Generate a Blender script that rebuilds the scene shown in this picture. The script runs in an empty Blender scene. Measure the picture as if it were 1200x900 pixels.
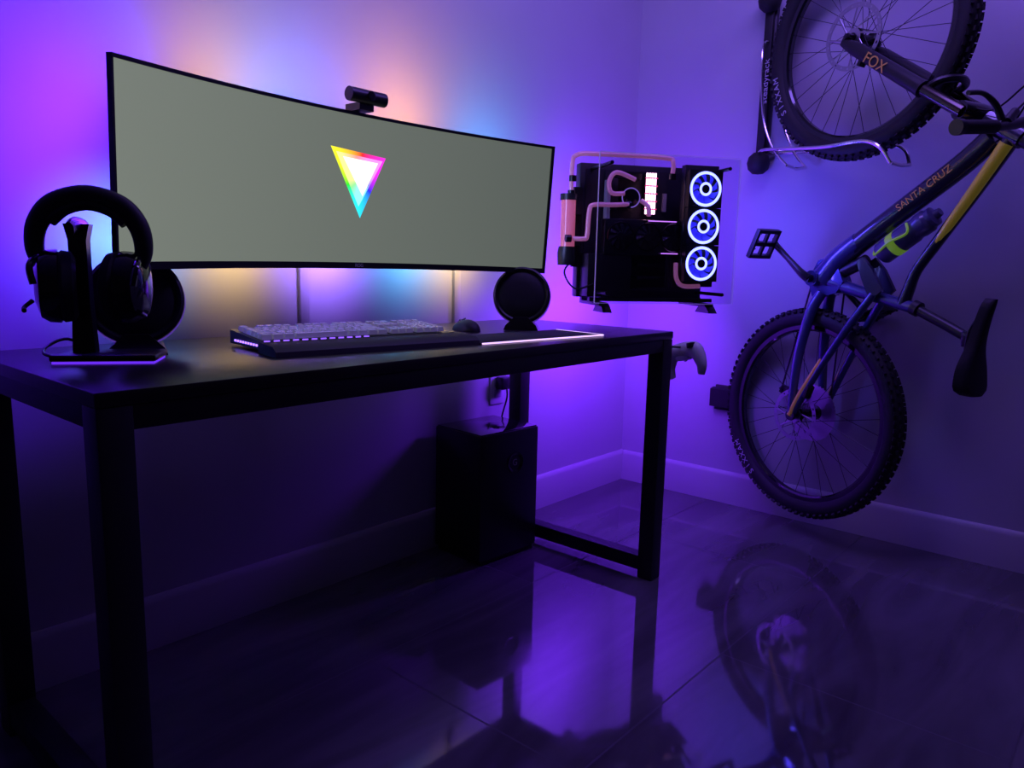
import bpy, bmesh, random
from math import *
from mathutils import Vector, Matrix, Euler
random.seed(3)
V=Vector
COL=bpy.context.scene.collection

# ------------------------------------------------------------ materials
def new_mat(name):
    m=bpy.data.materials.new(name); m.use_nodes=True
    nt=m.node_tree; b=nt.nodes['Principled BSDF']
    return m,nt,b
def mat(name,col,rough=.5,metal=0,emis=None,es=0,noise=0.0,nscale=20,coat=0,bump=0,trans=0,alpha=1,spec=None):
    m,nt,b=new_mat(name)
    b.inputs['Base Color'].default_value=(*col,1)
    b.inputs['Roughness'].default_value=rough
    b.inputs['Metallic'].default_value=metal
    b.inputs['Coat Weight'].default_value=coat
    b.inputs['Transmission Weight'].default_value=trans
    if spec is not None: b.inputs['Specular IOR Level'].default_value=spec
    if emis:
        b.inputs['Emission Color'].default_value=(*emis,1); b.inputs['Emission Strength'].default_value=es
    if noise or bump:
        tc=nt.nodes.new('ShaderNodeTexCoord'); n=nt.nodes.new('ShaderNodeTexNoise')
        n.inputs['Scale'].default_value=nscale; n.inputs['Detail'].default_value=5
        nt.links.new(tc.outputs['Object'],n.inputs['Vector'])
        if noise:
            r=nt.nodes.new('ShaderNodeValToRGB')
            r.color_ramp.elements[0].color=(*[c*(1-noise) for c in col],1)
            r.color_ramp.elements[1].color=(*[min(1,c*(1+noise)) for c in col],1)
            nt.links.new(n.outputs['Fac'],r.inputs['Fac']); nt.links.new(r.outputs['Color'],b.inputs['Base Color'])
        if bump:
            bp=nt.nodes.new('ShaderNodeBump'); bp.inputs['Strength'].default_value=bump; bp.inputs['Distance'].default_value=.002
            nt.links.new(n.outputs['Fac'],bp.inputs['Height']); nt.links.new(bp.outputs['Normal'],b.inputs['Normal'])
    return m
def emat(name,col,s):
    return mat(name,(.02,.02,.02),.4,emis=col,es=s)

M_wall=mat('wall_paint',(.52,.52,.54),.62,noise=.04,nscale=6,bump=.12)
M_ceil=mat('ceiling_paint',(.6,.6,.6),.8)
M_base=mat('baseboard_paint',(.55,.55,.55),.4)
M_black=mat('black_plastic',(.012,.012,.013),.35)
M_matte=mat('matte_black',(.010,.010,.011),.6)
M_gloss=mat('gloss_black',(.008,.008,.009),.12,coat=.5)
M_steel=mat('powdercoated_steel',(.014,.014,.015),.45,noise=.2,nscale=80,bump=.2)
M_rub=mat('rubber',(.012,.012,.012),.65,noise=.2,nscale=60)
M_chrome=mat('chrome',(.8,.8,.82),.15,metal=1)
M_alu=mat('aluminium',(.45,.45,.47),.3,metal=1)
M_dalu=mat('dark_anodised',(.06,.06,.065),.35,metal=1)
M_white=mat('white_plastic',(.6,.6,.62),.4)
M_grey=mat('grey_plastic',(.35,.35,.37),.45)
M_text=mat('printed_white',(.6,.6,.6),.5)
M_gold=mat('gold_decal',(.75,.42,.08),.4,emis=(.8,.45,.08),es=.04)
M_yel=mat('yellow_paint_glow',(.75,.62,.05),.3,coat=.4,emis=(.8,.62,.05),es=.05)  # faint emission added so the yellow stays bright under blue light
M_blue=mat('frame_paint',(.065,.07,.23),.25,metal=.3,coat=.7,noise=.1,nscale=9)
M_dark=mat('frame_paint_dark',(.025,.025,.05),.25,metal=.2,coat=.7)
M_cloth=mat('woven_pad',(.02,.02,.022),.85,noise=.2,nscale=200)

def floor_mat():
    m,nt,b=new_mat('floor_tile')
    N=nt.nodes;L=nt.links
    tc=N.new('ShaderNodeTexCoord'); mp=N.new('ShaderNodeMapping'); mp.inputs['Rotation'].default_value=(0,0,0)
    mp.inputs['Location'].default_value=(.25,.33,0)
    L.new(tc.outputs['Object'],mp.inputs['Vector'])
    br=N.new('ShaderNodeTexBrick'); br.offset=.5
    br.inputs['Scale'].default_value=1; br.inputs['Brick Width'].default_value=1.2; br.inputs['Row Height'].default_value=.6
    br.inputs['Mortar Size'].default_value=.0022; br.inputs['Mortar Smooth'].default_value=.1
    br.inputs['Color1'].default_value=(1,1,1,1);br.inputs['Color2'].default_value=(.85,.85,.85,1);br.inputs['Mortar'].default_value=(.15,.15,.15,1)
    L.new(mp.outputs['Vector'],br.inputs['Vector'])
    n=N.new('ShaderNodeTexNoise'); n.inputs['Scale'].default_value=2.2; n.inputs['Detail'].default_value=9; n.inputs['Distortion'].default_value=1.2
    mp2=N.new('ShaderNodeMapping'); mp2.inputs['Scale'].default_value=(.6,3,1)
    L.new(tc.outputs['Object'],mp2.inputs['Vector']); L.new(mp2.outputs['Vector'],n.inputs['Vector'])
    r=N.new('ShaderNodeValToRGB'); r.color_ramp.elements[0].position=.3;r.color_ramp.elements[1].position=.7
    r.color_ramp.elements[0].color=(.080,.076,.078,1); r.color_ramp.elements[1].color=(.17,.165,.165,1)
    L.new(n.outputs['Fac'],r.inputs['Fac'])
    mx=N.new('ShaderNodeMix'); mx.data_type='RGBA'; mx.blend_type='MULTIPLY'; mx.inputs['Factor'].default_value=1
    L.new(r.outputs['Color'],mx.inputs['A']); L.new(br.outputs['Color'],mx.inputs['B']); L.new(mx.outputs['Result'],b.inputs['Base Color'])
    rr=N.new('ShaderNodeMapRange'); rr.inputs['To Min'].default_value=.02; rr.inputs['To Max'].default_value=.08
    L.new(n.outputs['Fac'],rr.inputs['Value']); 
    mg=N.new('ShaderNodeMath'); mg.operation='MULTIPLY_ADD'; mg.inputs[1].default_value=.7
    L.new(br.outputs['Fac'],mg.inputs[0]); L.new(rr.outputs['Result'],mg.inputs[2]); L.new(mg.outputs[0],b.inputs['Roughness'])
    b.inputs['IOR'].default_value=2.1
    return m
M_floor=floor_mat()
def wood_mat():
    m,nt,b=new_mat('dark_wood_veneer'); N=nt.nodes;L=nt.links
    tc=N.new('ShaderNodeTexCoord'); mp=N.new('ShaderNodeMapping'); mp.inputs['Scale'].default_value=(2,40,10)
    L.new(tc.outputs['Object'],mp.inputs['Vector'])
    n=N.new('ShaderNodeTexNoise'); n.inputs['Scale'].default_value=2; n.inputs['Detail'].default_value=6
    L.new(mp.outputs['Vector'],n.inputs['Vector'])
    r=N.new('ShaderNodeValToRGB'); r.color_ramp.elements[0].color=(.010,.009,.009,1); r.color_ramp.elements[1].color=(.03,.026,.024,1)
    L.new(n.outputs['Fac'],r.inputs['Fac']); L.new(r.outputs['Color'],b.inputs['Base Color'])
    b.inputs['Roughness'].default_value=.30
    bp=N.new('ShaderNodeBump'); bp.inputs['Strength'].default_value=.12; bp.inputs['Distance'].default_value=.001
    L.new(n.outputs['Fac'],bp.inputs['Height']); L.new(bp.outputs['Normal'],b.inputs['Normal'])
    return m
M_wood=wood_mat()
def screen_mat():
    m,nt,b=new_mat('lit_screen'); N=nt.nodes;L=nt.links
    tc=N.new('ShaderNodeTexCoord'); sp=N.new('ShaderNodeSeparateXYZ'); L.new(tc.outputs['Object'],sp.inputs[0])
    mr=N.new('ShaderNodeMapRange'); mr.inputs['From Min'].default_value=-.6; mr.inputs['From Max'].default_value=.6
    L.new(sp.outputs['X'],mr.inputs['Value'])
    r=N.new('ShaderNodeValToRGB'); e=r.color_ramp.elements
    e[0].color=(.188,.212,.182,1); e[1].color=(.100,.116,.104,1)  # viewing-angle falloff painted into the emission, dimmer to the right
    x=e.new(.45); x.color=(.142,.162,.140,1)
    L.new(mr.outputs['Result'],r.inputs['Fac']); L.new(r.outputs['Color'],b.inputs['Emission Color'])
    b.inputs['Emission Strength'].default_value=1; b.inputs['Base Color'].default_value=(.01,.01,.01,1); b.inputs['Roughness'].default_value=.45
    b.inputs['Specular IOR Level'].default_value=.2
    return m
M_screen=screen_mat()
def rainbow_mat(name,strength,offs=0,sat=.9):
    m,nt,b=new_mat(name); N=nt.nodes;L=nt.links
    tc=N.new('ShaderNodeTexCoord'); sp=N.new('ShaderNodeSeparateXYZ'); L.new(tc.outputs['Object'],sp.inputs[0])
    at=N.new('ShaderNodeMath'); at.operation='ARCTAN2'; L.new(sp.outputs['Z'],at.inputs[0]); L.new(sp.outputs['X'],at.inputs[1])
    mu=N.new('ShaderNodeMath'); mu.operation='MULTIPLY_ADD'; mu.inputs[1].default_value=1/(2*pi); mu.inputs[2].default_value=offs+1
    L.new(at.outputs[0],mu.inputs[0])
    fr=N.new('ShaderNodeMath'); fr.operation='FRACT'; L.new(mu.outputs[0],fr.inputs[0])
    cc=N.new('ShaderNodeCombineColor'); cc.mode='HSV'; cc.inputs[1].default_value=sat; cc.inputs[2].default_value=1
    L.new(fr.outputs[0],cc.inputs[0]); L.new(cc.outputs[0],b.inputs['Emission Color'])
    b.inputs['Emission Strength'].default_value=strength; b.inputs['Base Color'].default_value=(0,0,0,1)
    return m

# ------------------------------------------------------------ geometry helpers
def empty(name,loc=(0,0,0),rot=(0,0,0),mtx=None):
    e=bpy.data.objects.new(name,None); COL.objects.link(e); e.empty_display_size=.05
    if mtx is not None: e.matrix_world=mtx
    else: e.location=loc; e.rotation_euler=rot
    return e
def fin(name,bm,m,parent=None,loc=(0,0,0),rot=(0,0,0),bevel=0,smooth=True,ang=35,mtx=None,bseg=2):
    if bevel:
        bmesh.ops.bevel(bm,geom=[e for e in bm.edges if len(e.link_faces)==2 and e.calc_face_angle(0)>radians(30)],offset=bevel,segments=bseg,profile=.5,affect='EDGES')
    bmesh.ops.recalc_face_normals(bm,faces=bm.faces)
    if smooth:
        for f in bm.faces: f.smooth=True
        for e in bm.edges:
            if len(e.link_faces)==2 and e.calc_face_angle(0)>radians(ang): e.smooth=False
    me=bpy.data.meshes.new(name); bm.to_mesh(me); bm.free()
    o=bpy.data.objects.new(name,me); COL.objects.link(o)
    me.materials.append(m)
    if parent: o.parent=parent
    if mtx is not None: o.matrix_local=mtx
    else: o.location=loc; o.rotation_euler=rot
    return o
def add_box(bm,size,loc=(0,0,0),rot=None):
    M=Matrix.Translation(loc)@(Euler(rot).to_matrix().to_4x4() if rot else Matrix())@Matrix.Diagonal((*size,1))
    return bmesh.ops.create_cube(bm,size=1,matrix=M)['verts']
def box(name,size,loc,m,parent=None,rot=(0,0,0),bevel=0,bseg=2):
    bm=bmesh.new(); add_box(bm,size)
    return fin(name,bm,m,parent,loc,rot,bevel,bseg=bseg)
def boxes(name,L,m,parent=None,bevel=0):
    bm=bmesh.new()
    for b in L: add_box(bm,*b)
    return fin(name,bm,m,parent,bevel=bevel)
def frame_axes(t,up=None):
    t=t.normalized()
    a=up if up else (V((0,0,1)) if abs(t.z)<.9 else V((1,0,0)))
    n=(a-t*a.dot(t)).normalized(); b=t.cross(n)
    return n,b
def smooth_path(P,R,n):
    if len(P)<3: return P,R
    Q=[];S=[]
    for i in range(len(P)-1):
        p0=P[max(i-1,0)];p1=P[i];p2=P[i+1];p3=P[min(i+2,len(P)-1)]
        for k in range(n):
            t=k/n
            Q.append(.5*((2*p1)+(p2-p0)*t+(2*p0-5*p1+4*p2-p3)*t*t+(3*p1-p0-3*p2+p3)*t**3))
            S.append(R[i]*(1-t)+R[i+1]*t)
    Q.append(P[-1]);S.append(R[-1]); return Q,S
def add_tube(bm,P,R,seg=12,closed=False,sm=0,flat=1.0,cap=True,up=None):
    P=[V(p) for p in P]
    if not isinstance(R,(list,tuple)): R=[R]*len(P)
    if sm: P,R=smooth_path(P,list(R),sm)
    n=len(P); rings=[]; prev=None
    for i in range(n):
        if closed: t=(P[(i+1)%n]-P[i-1])
        else: t=P[min(i+1,n-1)]-P[max(i-1,0)]
        t.normalize()
        if prev is None: a,b=frame_axes(t,up)
        else:
            a=(prev-t*prev.dot(t)).normalized(); b=t.cross(a)
        prev=a
        rings.append([bm.verts.new(P[i]+(a*cos(2*pi*k/seg)+b*sin(2*pi*k/seg)*flat)*R[i]) for k in range(seg)])
    for i in range(n if closed else n-1):
        A=rings[i];B=rings[(i+1)%n]
        for k in range(seg): bm.faces.new((A[k],A[(k+1)%seg],B[(k+1)%seg],B[k]))
    if not closed and cap:
        bm.faces.new(rings[0]); bm.faces.new(rings[-1])
def tube(name,P,R,m,parent=None,**k):
    bm=bmesh.new(); add_tube(bm,P,R,**k); return fin(name,bm,m,parent)
def axis_mtx(loc,axis):
    z=V(axis).normalized(); n,b=frame_axes(z)
    M=Matrix((n,z.cross(n),z)).transposed().to_4x4(); M.translation=V(loc); return M
def add_lathe(bm,prof,loc=(0,0,0),axis=(0,0,1),seg=32,closed=False):
    M=axis_mtx(loc,axis); rings=[]
    for r,z in prof:
        if r<1e-6: rings.append([bm.verts.new(M@V((0,0,z)))])
        else: rings.append([bm.verts.new(M@V((r*cos(2*pi*k/seg),r*sin(2*pi*k/seg),z))) for k in range(seg)])
    n=len(rings)
    for i in range(n if closed else n-1):
        A=rings[i];B=rings[(i+1)%n]
        for k in range(seg):
            k2=(k+1)%seg
            if len(A)==1 and len(B)==1: continue
            if len(A)==1: bm.faces.new((A[0],B[k2],B[k]))
            elif len(B)==1: bm.faces.new((A[k],A[k2],B[0]))
            else: bm.faces.new((A[k],A[k2],B[k2],B[k]))
def lathe(name,prof,m,parent=None,loc=(0,0,0),axis=(0,0,1),seg=32,closed=False,ang=35):
    bm=bmesh.new(); add_lathe(bm,prof,loc,axis,seg,closed); return fin(name,bm,m,parent,ang=ang)
def add_prism(bm,poly,d0,d1,M=Matrix()):
    a=[bm.verts.new(M@V((x,d0,z))) for x,z in poly]; b=[bm.verts.new(M@V((x,d1,z))) for x,z in poly]
    bm.faces.new(a); bm.faces.new(b[::-1]); n=len(poly)
    for i in range(n): bm.faces.new((a[i],a[(i+1)%n],b[(i+1)%n],b[i]))
def prism(name,poly,d0,d1,m,parent=None,loc=(0,0,0),rot=(0,0,0),bevel=0):
    bm=bmesh.new(); add_prism(bm,poly,d0,d1); return fin(name,bm,m,parent,loc,rot,bevel)
def text(name,body,size,m,parent,mtx,ext=.0004):
    c=bpy.data.curves.new(name,'FONT'); c.body=body; c.size=size; c.extrude=ext; c.align_x='CENTER'; c.align_y='CENTER'
    o=bpy.data.objects.new(name+'_tmp',c); COL.objects.link(o)
    dg=bpy.context.evaluated_depsgraph_get(); me=bpy.data.meshes.new_from_object(o.evaluated_get(dg)); me.name=name
    bpy.data.objects.remove(o)
    o=bpy.data.objects.new(name,me); COL.objects.link(o); me.materials.clear(); me.materials.append(m)
    o.parent=parent; o.matrix_local=mtx; return o
def basis(x,y,z,loc):
    M=Matrix((V(x),V(y),V(z))).transposed().to_4x4(); M.translation=V(loc); return M
def light(name,kind,loc,col,power,direction=None,size=.1,size_y=None,spread=None):
    l=bpy.data.lights.new(name,kind); l.color=col; l.energy=power
    if kind=='AREA':
        l.shape='RECTANGLE'; l.size=size; l.size_y=size_y or size
        if spread: l.spread=spread
    else: l.shadow_soft_size=size
    o=bpy.data.objects.new(name,l); COL.objects.link(o); o.location=loc
    if direction is not None: o.rotation_euler=V(direction).to_track_quat('-Z','Y').to_euler()
    return o

XW=2.7946; YW=1.7495
# ------------------------------------------------------------ room shell
box('floor',(5.6,5.2,.1),(0.1,-.75,-.05),M_floor)
box('ceiling',(5.6,5.2,.1),(0.1,-.75,2.65),M_ceil)
box('wall_back',(5.6,.1,2.6),(0.0946,YW+.05,1.3),M_wall)
box('wall_right',(.1,5.1,2.6),(XW+.05,-.75,1.3),M_wall)
def baseboard(name,L,loc,rotz):
    bm=bmesh.new(); add_prism(bm,[(0,0),(.015,0),(.015,.112),(.011,.124),(.004,.1296),(0,.1296)],0,L)
    return fin(name,bm,M_base,None,loc,(0,0,rotz))
baseboard('baseboard_back',4.58,(0,0,0),0).matrix_world=basis((0,-1,0),(-1,0,0),(0,0,1),(XW,YW,0))
baseboard('baseboard_right',4.2,(0,0,0),0).matrix_world=basis((-1,0,0),(0,-1,0),(0,0,1),(XW,YW-.015,0))
for i,x in enumerate((1.17,1.745)):
    box('trim_%d'%(i+1),(.028,.012,.42),(x,YW-.006,.93),M_base,bevel=.002)

# ------------------------------------------------------------ desk
DL,DR,DF,DB,ZT=.387,1.954,1.066,1.647,.749
desk=empty('desk',(DL,DF,0))
W=DR-DL; D=DB-DF
box('table_top',(W,D,.022),(W/2,D/2,ZT-.011),M_wood,desk,bevel=.003)
t=.05
for i,(x,y) in enumerate(((.026,.026),(W-.026,.026),(.026,D-.026),(W-.026,D-.026))):
    box('leg_%d'%(i+1),(t,t,ZT-.022),(x,y,(ZT-.022)/2),M_steel,desk,bevel=.003)
    lathe('foot_%d'%(i+1),[(0,0),(.018,0),(.018,.006),(0,.006)],M_rub,desk,(x,y,-.0005),seg=16)
box('apron_front',(W-.1,.03,.036),(W/2,.018,ZT-.040),M_steel,desk,bevel=.002)
box('apron_back',(W-.1,.03,.036),(W/2,D-.018,ZT-.040),M_steel,desk,bevel=.002)
for i,x in enumerate((.026,W-.026)):
    box('side_rail_%d'%(i+1),(.04,D-.1,.036),(x,D/2,ZT-.040),M_steel,desk,bevel=.002)
    box('bottom_rail_%d'%(i+1),(.045,D-.1,.045),(x,D/2,.045),M_steel,desk,bevel=.003)

# ------------------------------------------------------------ monitor
mon=empty('curved_monitor',(1.131,1.449,1.087),(radians(3.9),0,0))
R=1.8; T=.332; HH=.175
def arc(t,off=0): # off: +away from viewer
    return ((R+off)*sin(t), -R+(R+off)*cos(t))
def curved_slab(name,t0,t1,z0,z1,o0,o1,m,parent,n=40,bevel=0):
    bm=bmesh.new(); rows=[]
    for i in range(n+1):
        t=t0+(t1-t0)*i/n; a=arc(t,o0);b=arc(t,o1)
        rows.append([bm.verts.new((a[0],a[1],z0)),bm.verts.new((a[0],a[1],z1)),bm.verts.new((b[0],b[1],z1)),bm.verts.new((b[0],b[1],z0))])
    for i in range(n):
        A,B=rows[i],rows[i+1]
        for k in range(4): bm.faces.new((A[k],A[(k+1)%4],B[(k+1)%4],B[k]))
    bm.faces.new(rows[0]);bm.faces.new(rows[-1][::-1])
    return fin(name,bm,m,parent,bevel=bevel)
curved_slab('housing',-T,T,-HH,HH,.0005,.009,M_black,mon,bevel=.0015)
curved_slab('housing_rear',-T*.9,T*.9,-HH*.88,HH*.88,.008,.026,M_black,mon,bevel=.006)
curved_slab('screen',-T+.003,T-.005,-HH+.014,HH-.007,-.0012,.0008,M_screen,mon)
e=.0045
curved_slab('bezel_top',-T,T,HH-.007,HH,-.004,.001,M_black,mon)
curved_slab('bezel_bottom',-T,T,-HH,-HH+.014,-.004,.001,M_black,mon)
curved_slab('bezel_left',-T,-T+.0025,-HH,HH,-.002,.001,M_black,mon,n=2)
curved_slab('bezel_right',T-e,T,-HH,HH,-.004,.001,M_black,mon,n=2)
curved_slab('rear_bulge',-.2,.2,-.12,.10,.02,.06,M_matte,mon,bevel=.01)
text('bezel_logo','ROG',.011,M_text,mon,basis((1,0,0),(0,0,1),(0,-1,0),(0.0,-.0048,-HH+.007)))
lg=empty('screen_logo',(0,0,0)); lg.parent=mon; lg.location=(-.008,-.004,.028)
def tri(name,pts,y,m,hole=None):
    bm=bmesh.new(); add_prism(bm,pts,y,y+.0006); return fin(name,bm,m,lg,smooth=False)
M_rb=rainbow_mat('rainbow_glow',1.15,.77,.97)
tri('rainbow_triangle',[(-.080,.066),(.076,.056),(.006,-.086)],.0,M_rb)
M_rb2=rainbow_mat('rainbow_glow_inner',1.5,.72,.75)
tri('rainbow_triangle_inner',[(-.066,.056),(.066,.048),(-.000,-.060)],-.001,M_rb2)
tri('white_triangle',[(-.048,.047),(.052,.042),(.010,-.036)],-.002,emat('white_glow',(1,1,1),1.3))
box('vesa_plate',(.12,.01,.12),(0,.068,-.01),M_steel,mon,bevel=.002)
tube('arm_lower',[(0,.07,-.01),(0,.16,-.01),(.10,.275,-.01)],.018,M_steel,mon)
box('arm_wall_plate',(.10,.012,.20),(.10,.29,-.03),M_steel,mon,rot=(radians(-3.9),0,0),bevel=.002)

# webcam
wc=empty('webcam',(1.131,1.435,1.268))
bm=bmesh.new(); add_tube(bm,[(-.05,-.012,.028),(.05,-.012,.028)],.0155,seg=20)
fin('body',bm,M_black,wc,bevel=.004)
lathe('lens',[(0,0),(.010,0),(.011,.003),(.007,.004),(0,.002)],M_gloss,wc,(0,-.0275,.028),(0,-1,0),24)
prism('clip',[(-.02,.015),(.02,.015),(.02,-.001),(-.02,-.001)],-.012,.04,M_black,wc,bevel=.002)
prism('clip_rear',[(-.015,.0),(.015,.0),(.012,-.05),(-.012,-.05)],.032,.040,M_black,wc,bevel=.002)

# ------------------------------------------------------------ keyboard
kb=empty('keyboard',(.765,1.235,ZT),(0,0,radians(-8.3)))
prism('case',[(0,.006),(0,.022),(.155,.034),(.155,.006)],0,.465,M_black,kb,bevel=.002).matrix_local=basis((0,1,0),(1,0,0),(0,0,1),(.007,.085,.0))
prism('wrist_rest',[(-.005,0),(-.002,.010),(.012,.019),(.072,.022),(.078,.018),(.080,0)],0,.48,M_matte,kb,bevel=.003).matrix_local=basis((0,1,0),(1,0,0),(0,0,1),(0,0,0.0005))
M_key=mat('keycap_plastic',(.66,.66,.66),.45,emis=(.5,.5,.6),es=.05)
bm=bmesh.new()
kz=lambda y:.0235+(y-.0)*(.012/.155)
for r in range(6):
    y=.014+r*.0195+(.006 if r==5 else 0)
    x=.012
    row=[1]*15 if r not in(0,) else [1.25,1.25,1.25,6.25,1.25,1.25,1.25,1.25]
    if r==1: row=[2.25]+[1]*10+[2.75]
    if r==2: row=[1.75]+[1]*11+[2.25]
    if r==3: row=[1.5]+[1]*12+[1.5]
    if r==4: row=[1]*13+[2]
    if r==5: row=[1,-.9]+[1]*4+[-.55]+[1]*4+[-.55]+[1]*4
    blocks=[(x,row),(x+.295,[1,1,1] if r!=2 else []),(x+.361,[1,1,1,1])]
    for bx,rw in blocks:
        cx=bx
        for w in rw:
            ww=abs(w)*.019
            if w>0:
                vs=add_box(bm,(ww-.002,.0165,.010),(cx+ww/2,.085+y,kz(y)+.0055),(atan(.012/.155),0,0))
                top=sorted(vs,key=lambda v:-v.co.z)[:4]
                c=sum((v.co for v in top),V())/4
                for v in top: v.co.x=c.x+(v.co.x-c.x)*(1-.004/ww*1.0); v.co.y=c.y+(v.co.y-c.y)*.75
            cx+=ww
fin('keycaps',bm,M_key,kb,smooth=False)
boxes('edge_leds',[((.002,.006,.004),(.0055,.10+i*.0135,.014)) for i in range(9)],emat('edge_led_glow',(.25,.12,1),3.5),kb)
boxes('front_leds',[((.012,.0015,.003),(.02+i*.020,.0835,.0225)) for i in range(12)],emat('front_led_glow',(.25,.10,1),1.6),kb)
tube('cable',[(.2,.24,.012),(.2,.27,.006),(.24,.32,.005),(.30,.38,.005)],.0025,M_black,kb,sm=6)

# mouse pad and mouse
pad=empty('mouse_pad',(1.455,1.215,ZT),(0,0,radians(-6)))
box('cloth',(.42,.17,.003),(0,0,.0025),M_cloth,pad,bevel=.001)
bm=bmesh.new()
add_tube(bm,[(-.21,-.085,.003),(.21,-.085,.003),(.21,.085,.003)],.0020,seg=8)
fin('light_edge',bm,emat('pad_edge_glow',(.75,.48,1),1.5),pad)
ms=empty('mouse',(1.47,1.43,ZT),(0,0,radians(-20)))
bm=bmesh.new(); bmesh.ops.create_uvsphere(bm,u_segments=28,v_segments=16,radius=1)
for v in bm.verts:
    y=v.co.y
    v.co.x*=.030*(1+.12*y*y); v.co.z=max(0,v.co.z)*.030*(1-.25*y); v.co.y*=.06
fin('shell',bm,M_matte,ms,ang=60)
lathe('scroll_wheel',[(0,-.003),(.009,-.003),(.010,0),(.009,.003),(0,.003)],M_grey,ms,(0,.035,.019),(1,0,0),20)
box('button_split',(.0012,.05,.004),(0,.03,.0255),M_gloss,ms,rot=(radians(-16),0,0))

# ------------------------------------------------------------ speakers (satellites)
def satellite(name,loc,rz,led,sc=1):
    s=empty(name,loc,(0,0,rz)); s.scale=(sc,sc,sc)
    tilt=radians(12)
    ax=V((0,-cos(tilt),sin(tilt))); c=V((0,0,.088))
    lathe('body',[(0,-.045),(.03,-.044),(.052,-.036),(.066,-.02),(.073,-.004),(.075,.006),(.074,.012),(.069,.016),(.066,.012),(.062,.010),(0,.010)],M_black,s,c,ax,48)
    lathe('grille',[(0,.0165),(.03,.0155),(.058,.0125),(.062,.0095),(0,.0095)],M_matte,s,c,ax,40)
    lathe('rim_light',[(.0735,-.014),(.0765,-.010),(.0745,-.004),(.071,-.010)],led,s,c,ax,48,closed=True)
    prism('stand',[(-.045,0),(.045,0),(.040,.012),(.018,.034),(-.018,.034),(-.040,.012)],-.035,.04,M_black,s,bevel=.003)
    text('badge','G',.024,M_alu,s,basis((1,0,0),(0,sin(tilt),cos(tilt)),ax,c+ax*.0172+V((.030,-.0,-.040))))
    return s
M_dimled=emat('speaker_led',(.25,.1,1),.3)
satellite('satellite_speaker',(.612,1.458,ZT),radians(-24),M_dimled,1.14)
satellite('satellite_speaker',(1.632,1.372,ZT),radians(-52),M_dimled,1.07)

# ------------------------------------------------------------ headset on stand
hs=empty('headset_stand',(.532,1.378,ZT),(0,0,radians(-36)))
box('base',(.165,.095,.012),(0,0,.010),M_black,hs,bevel=.004)
box('base_glow',(.158,.088,.0035),(0,0,.002),emat('stand_underglow',(.16,.03,1),1.0),hs)
prism('post',[(-.056,.012),(-.020,.012),(-.024,.10),(-.024,.205),(-.018,.232),(-.058,.232),(-.052,.205),(-.052,.10)],-.012,.012,M_black,hs,bevel=.003)
tube('saddle',[(-.038,-.045,.222),(-.038,-.02,.229),(-.038,.02,.229),(-.038,.045,.222)],[.012,.014,.014,.012],M_black,hs,sm=5,flat=.6)
hd=empty('headset',(.503,1.360,ZT+.015),(0,0,radians(-36))); hd.scale=(.91,.91,.91)
bm=bmesh.new()
arcp=[(-.076,0,.155),(-.090,0,.190),(-.084,0,.235),(-.055,0,.272),(0,0,.288),(.055,0,.272),(.084,0,.235),(.090,0,.190),(.076,0,.155)]
add_tube(bm,arcp,[.011,.013,.015,.016,.016,.016,.015,.013,.011],seg=14,sm=6,flat=1.2,up=V((0,1,0)))
fin('headband',bm,M_matte,hd)
bm=bmesh.new(); add_tube(bm,[(-.062,0,.240),(-.037,0,.262),(0,0,.272),(.037,0,.262),(.062,0,.240)],.010,seg=12,sm=5,flat=1.6,up=V((0,0,1)))
fin('band_cushion',bm,M_cloth,hd)
for sgn,nm in((-1,'left'),(1,'right')):
    bm=bmesh.new(); add_tube(bm,[(sgn*.080,-.050,.130),(sgn*.086,-.044,.162),(sgn*.084,0,.180),(sgn*.086,.044,.162),(sgn*.080,.050,.130)],.006,seg=10,sm=5)
    fin('yoke_'+nm,bm,M_gloss,hd)
    b=lathe('earcup_'+nm,[(0,.026),(.022,.025),(.040,.018),(.046,.006),(.047,-.010),(.042,-.014),(0,-.014)],M_gloss,hd,(0,0,0),(sgn,0,0),36)
    b.location=(sgn*.066,0,.125); b.scale=(1.1,1.05,1.42); b.rotation_euler=(0,0,sgn*radians(-15))
    b=lathe('ear_pad_'+nm,[(.020,.0),(.024,.014),(.036,.020),(.044,.014),(.046,.0),(.042,-.006),(.022,-.006)],M_cloth,hd,(0,0,0),(-sgn,0,0),36,closed=True)
    b.location=(sgn*.048,0,.125); b.scale=(1.1,1.05,1.42); b.rotation_euler=(0,0,sgn*radians(-15))
tube('mic_boom',[(-.090,-.03,.10),(-.098,-.045,.09),(-.092,-.065,.085)],[.004,.0035,.004],M_rub,hd,sm=5)
cb=tube('stand_cable',[(-.08,0,.006),(-.11,.02,.010),(-.115,.05,.02),(-.09,.08,.03),(-.05,.085,.006)],.0028,M_black,hs,sm=6)

# ------------------------------------------------------------ subwoofer
sw=empty('subwoofer',(1.757,1.608,0),(0,0,radians(-4)))
box('cabinet',(.255,.215,.40),(0,0,.214),M_black,sw,bevel=.006)
box('plinth',(.235,.200,.016),(0,0,.008),M_rub,sw)
box('top_panel',(.245,.205,.003),(0,0,.4155),M_gloss,sw,bevel=.001)
lathe('port_ring',[(.030,0),(.034,.002),(.034,.004),(.030,.004),(.024,-.0)],M_gloss,sw,(.02,-.1075,.31),(0,-1,0),32,closed=True)
text('badge','G',.03,M_alu,sw,basis((1,0,0),(0,0,1),(0,-1,0),(.02,-.1085,.31)))
tube('cable',[(.0,.105,.36),(.0,.128,.35),(.03,.13,.25),(.06,.13,.16),(.08,.118,.01)],.003,M_black,sw,sm=6)

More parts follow.
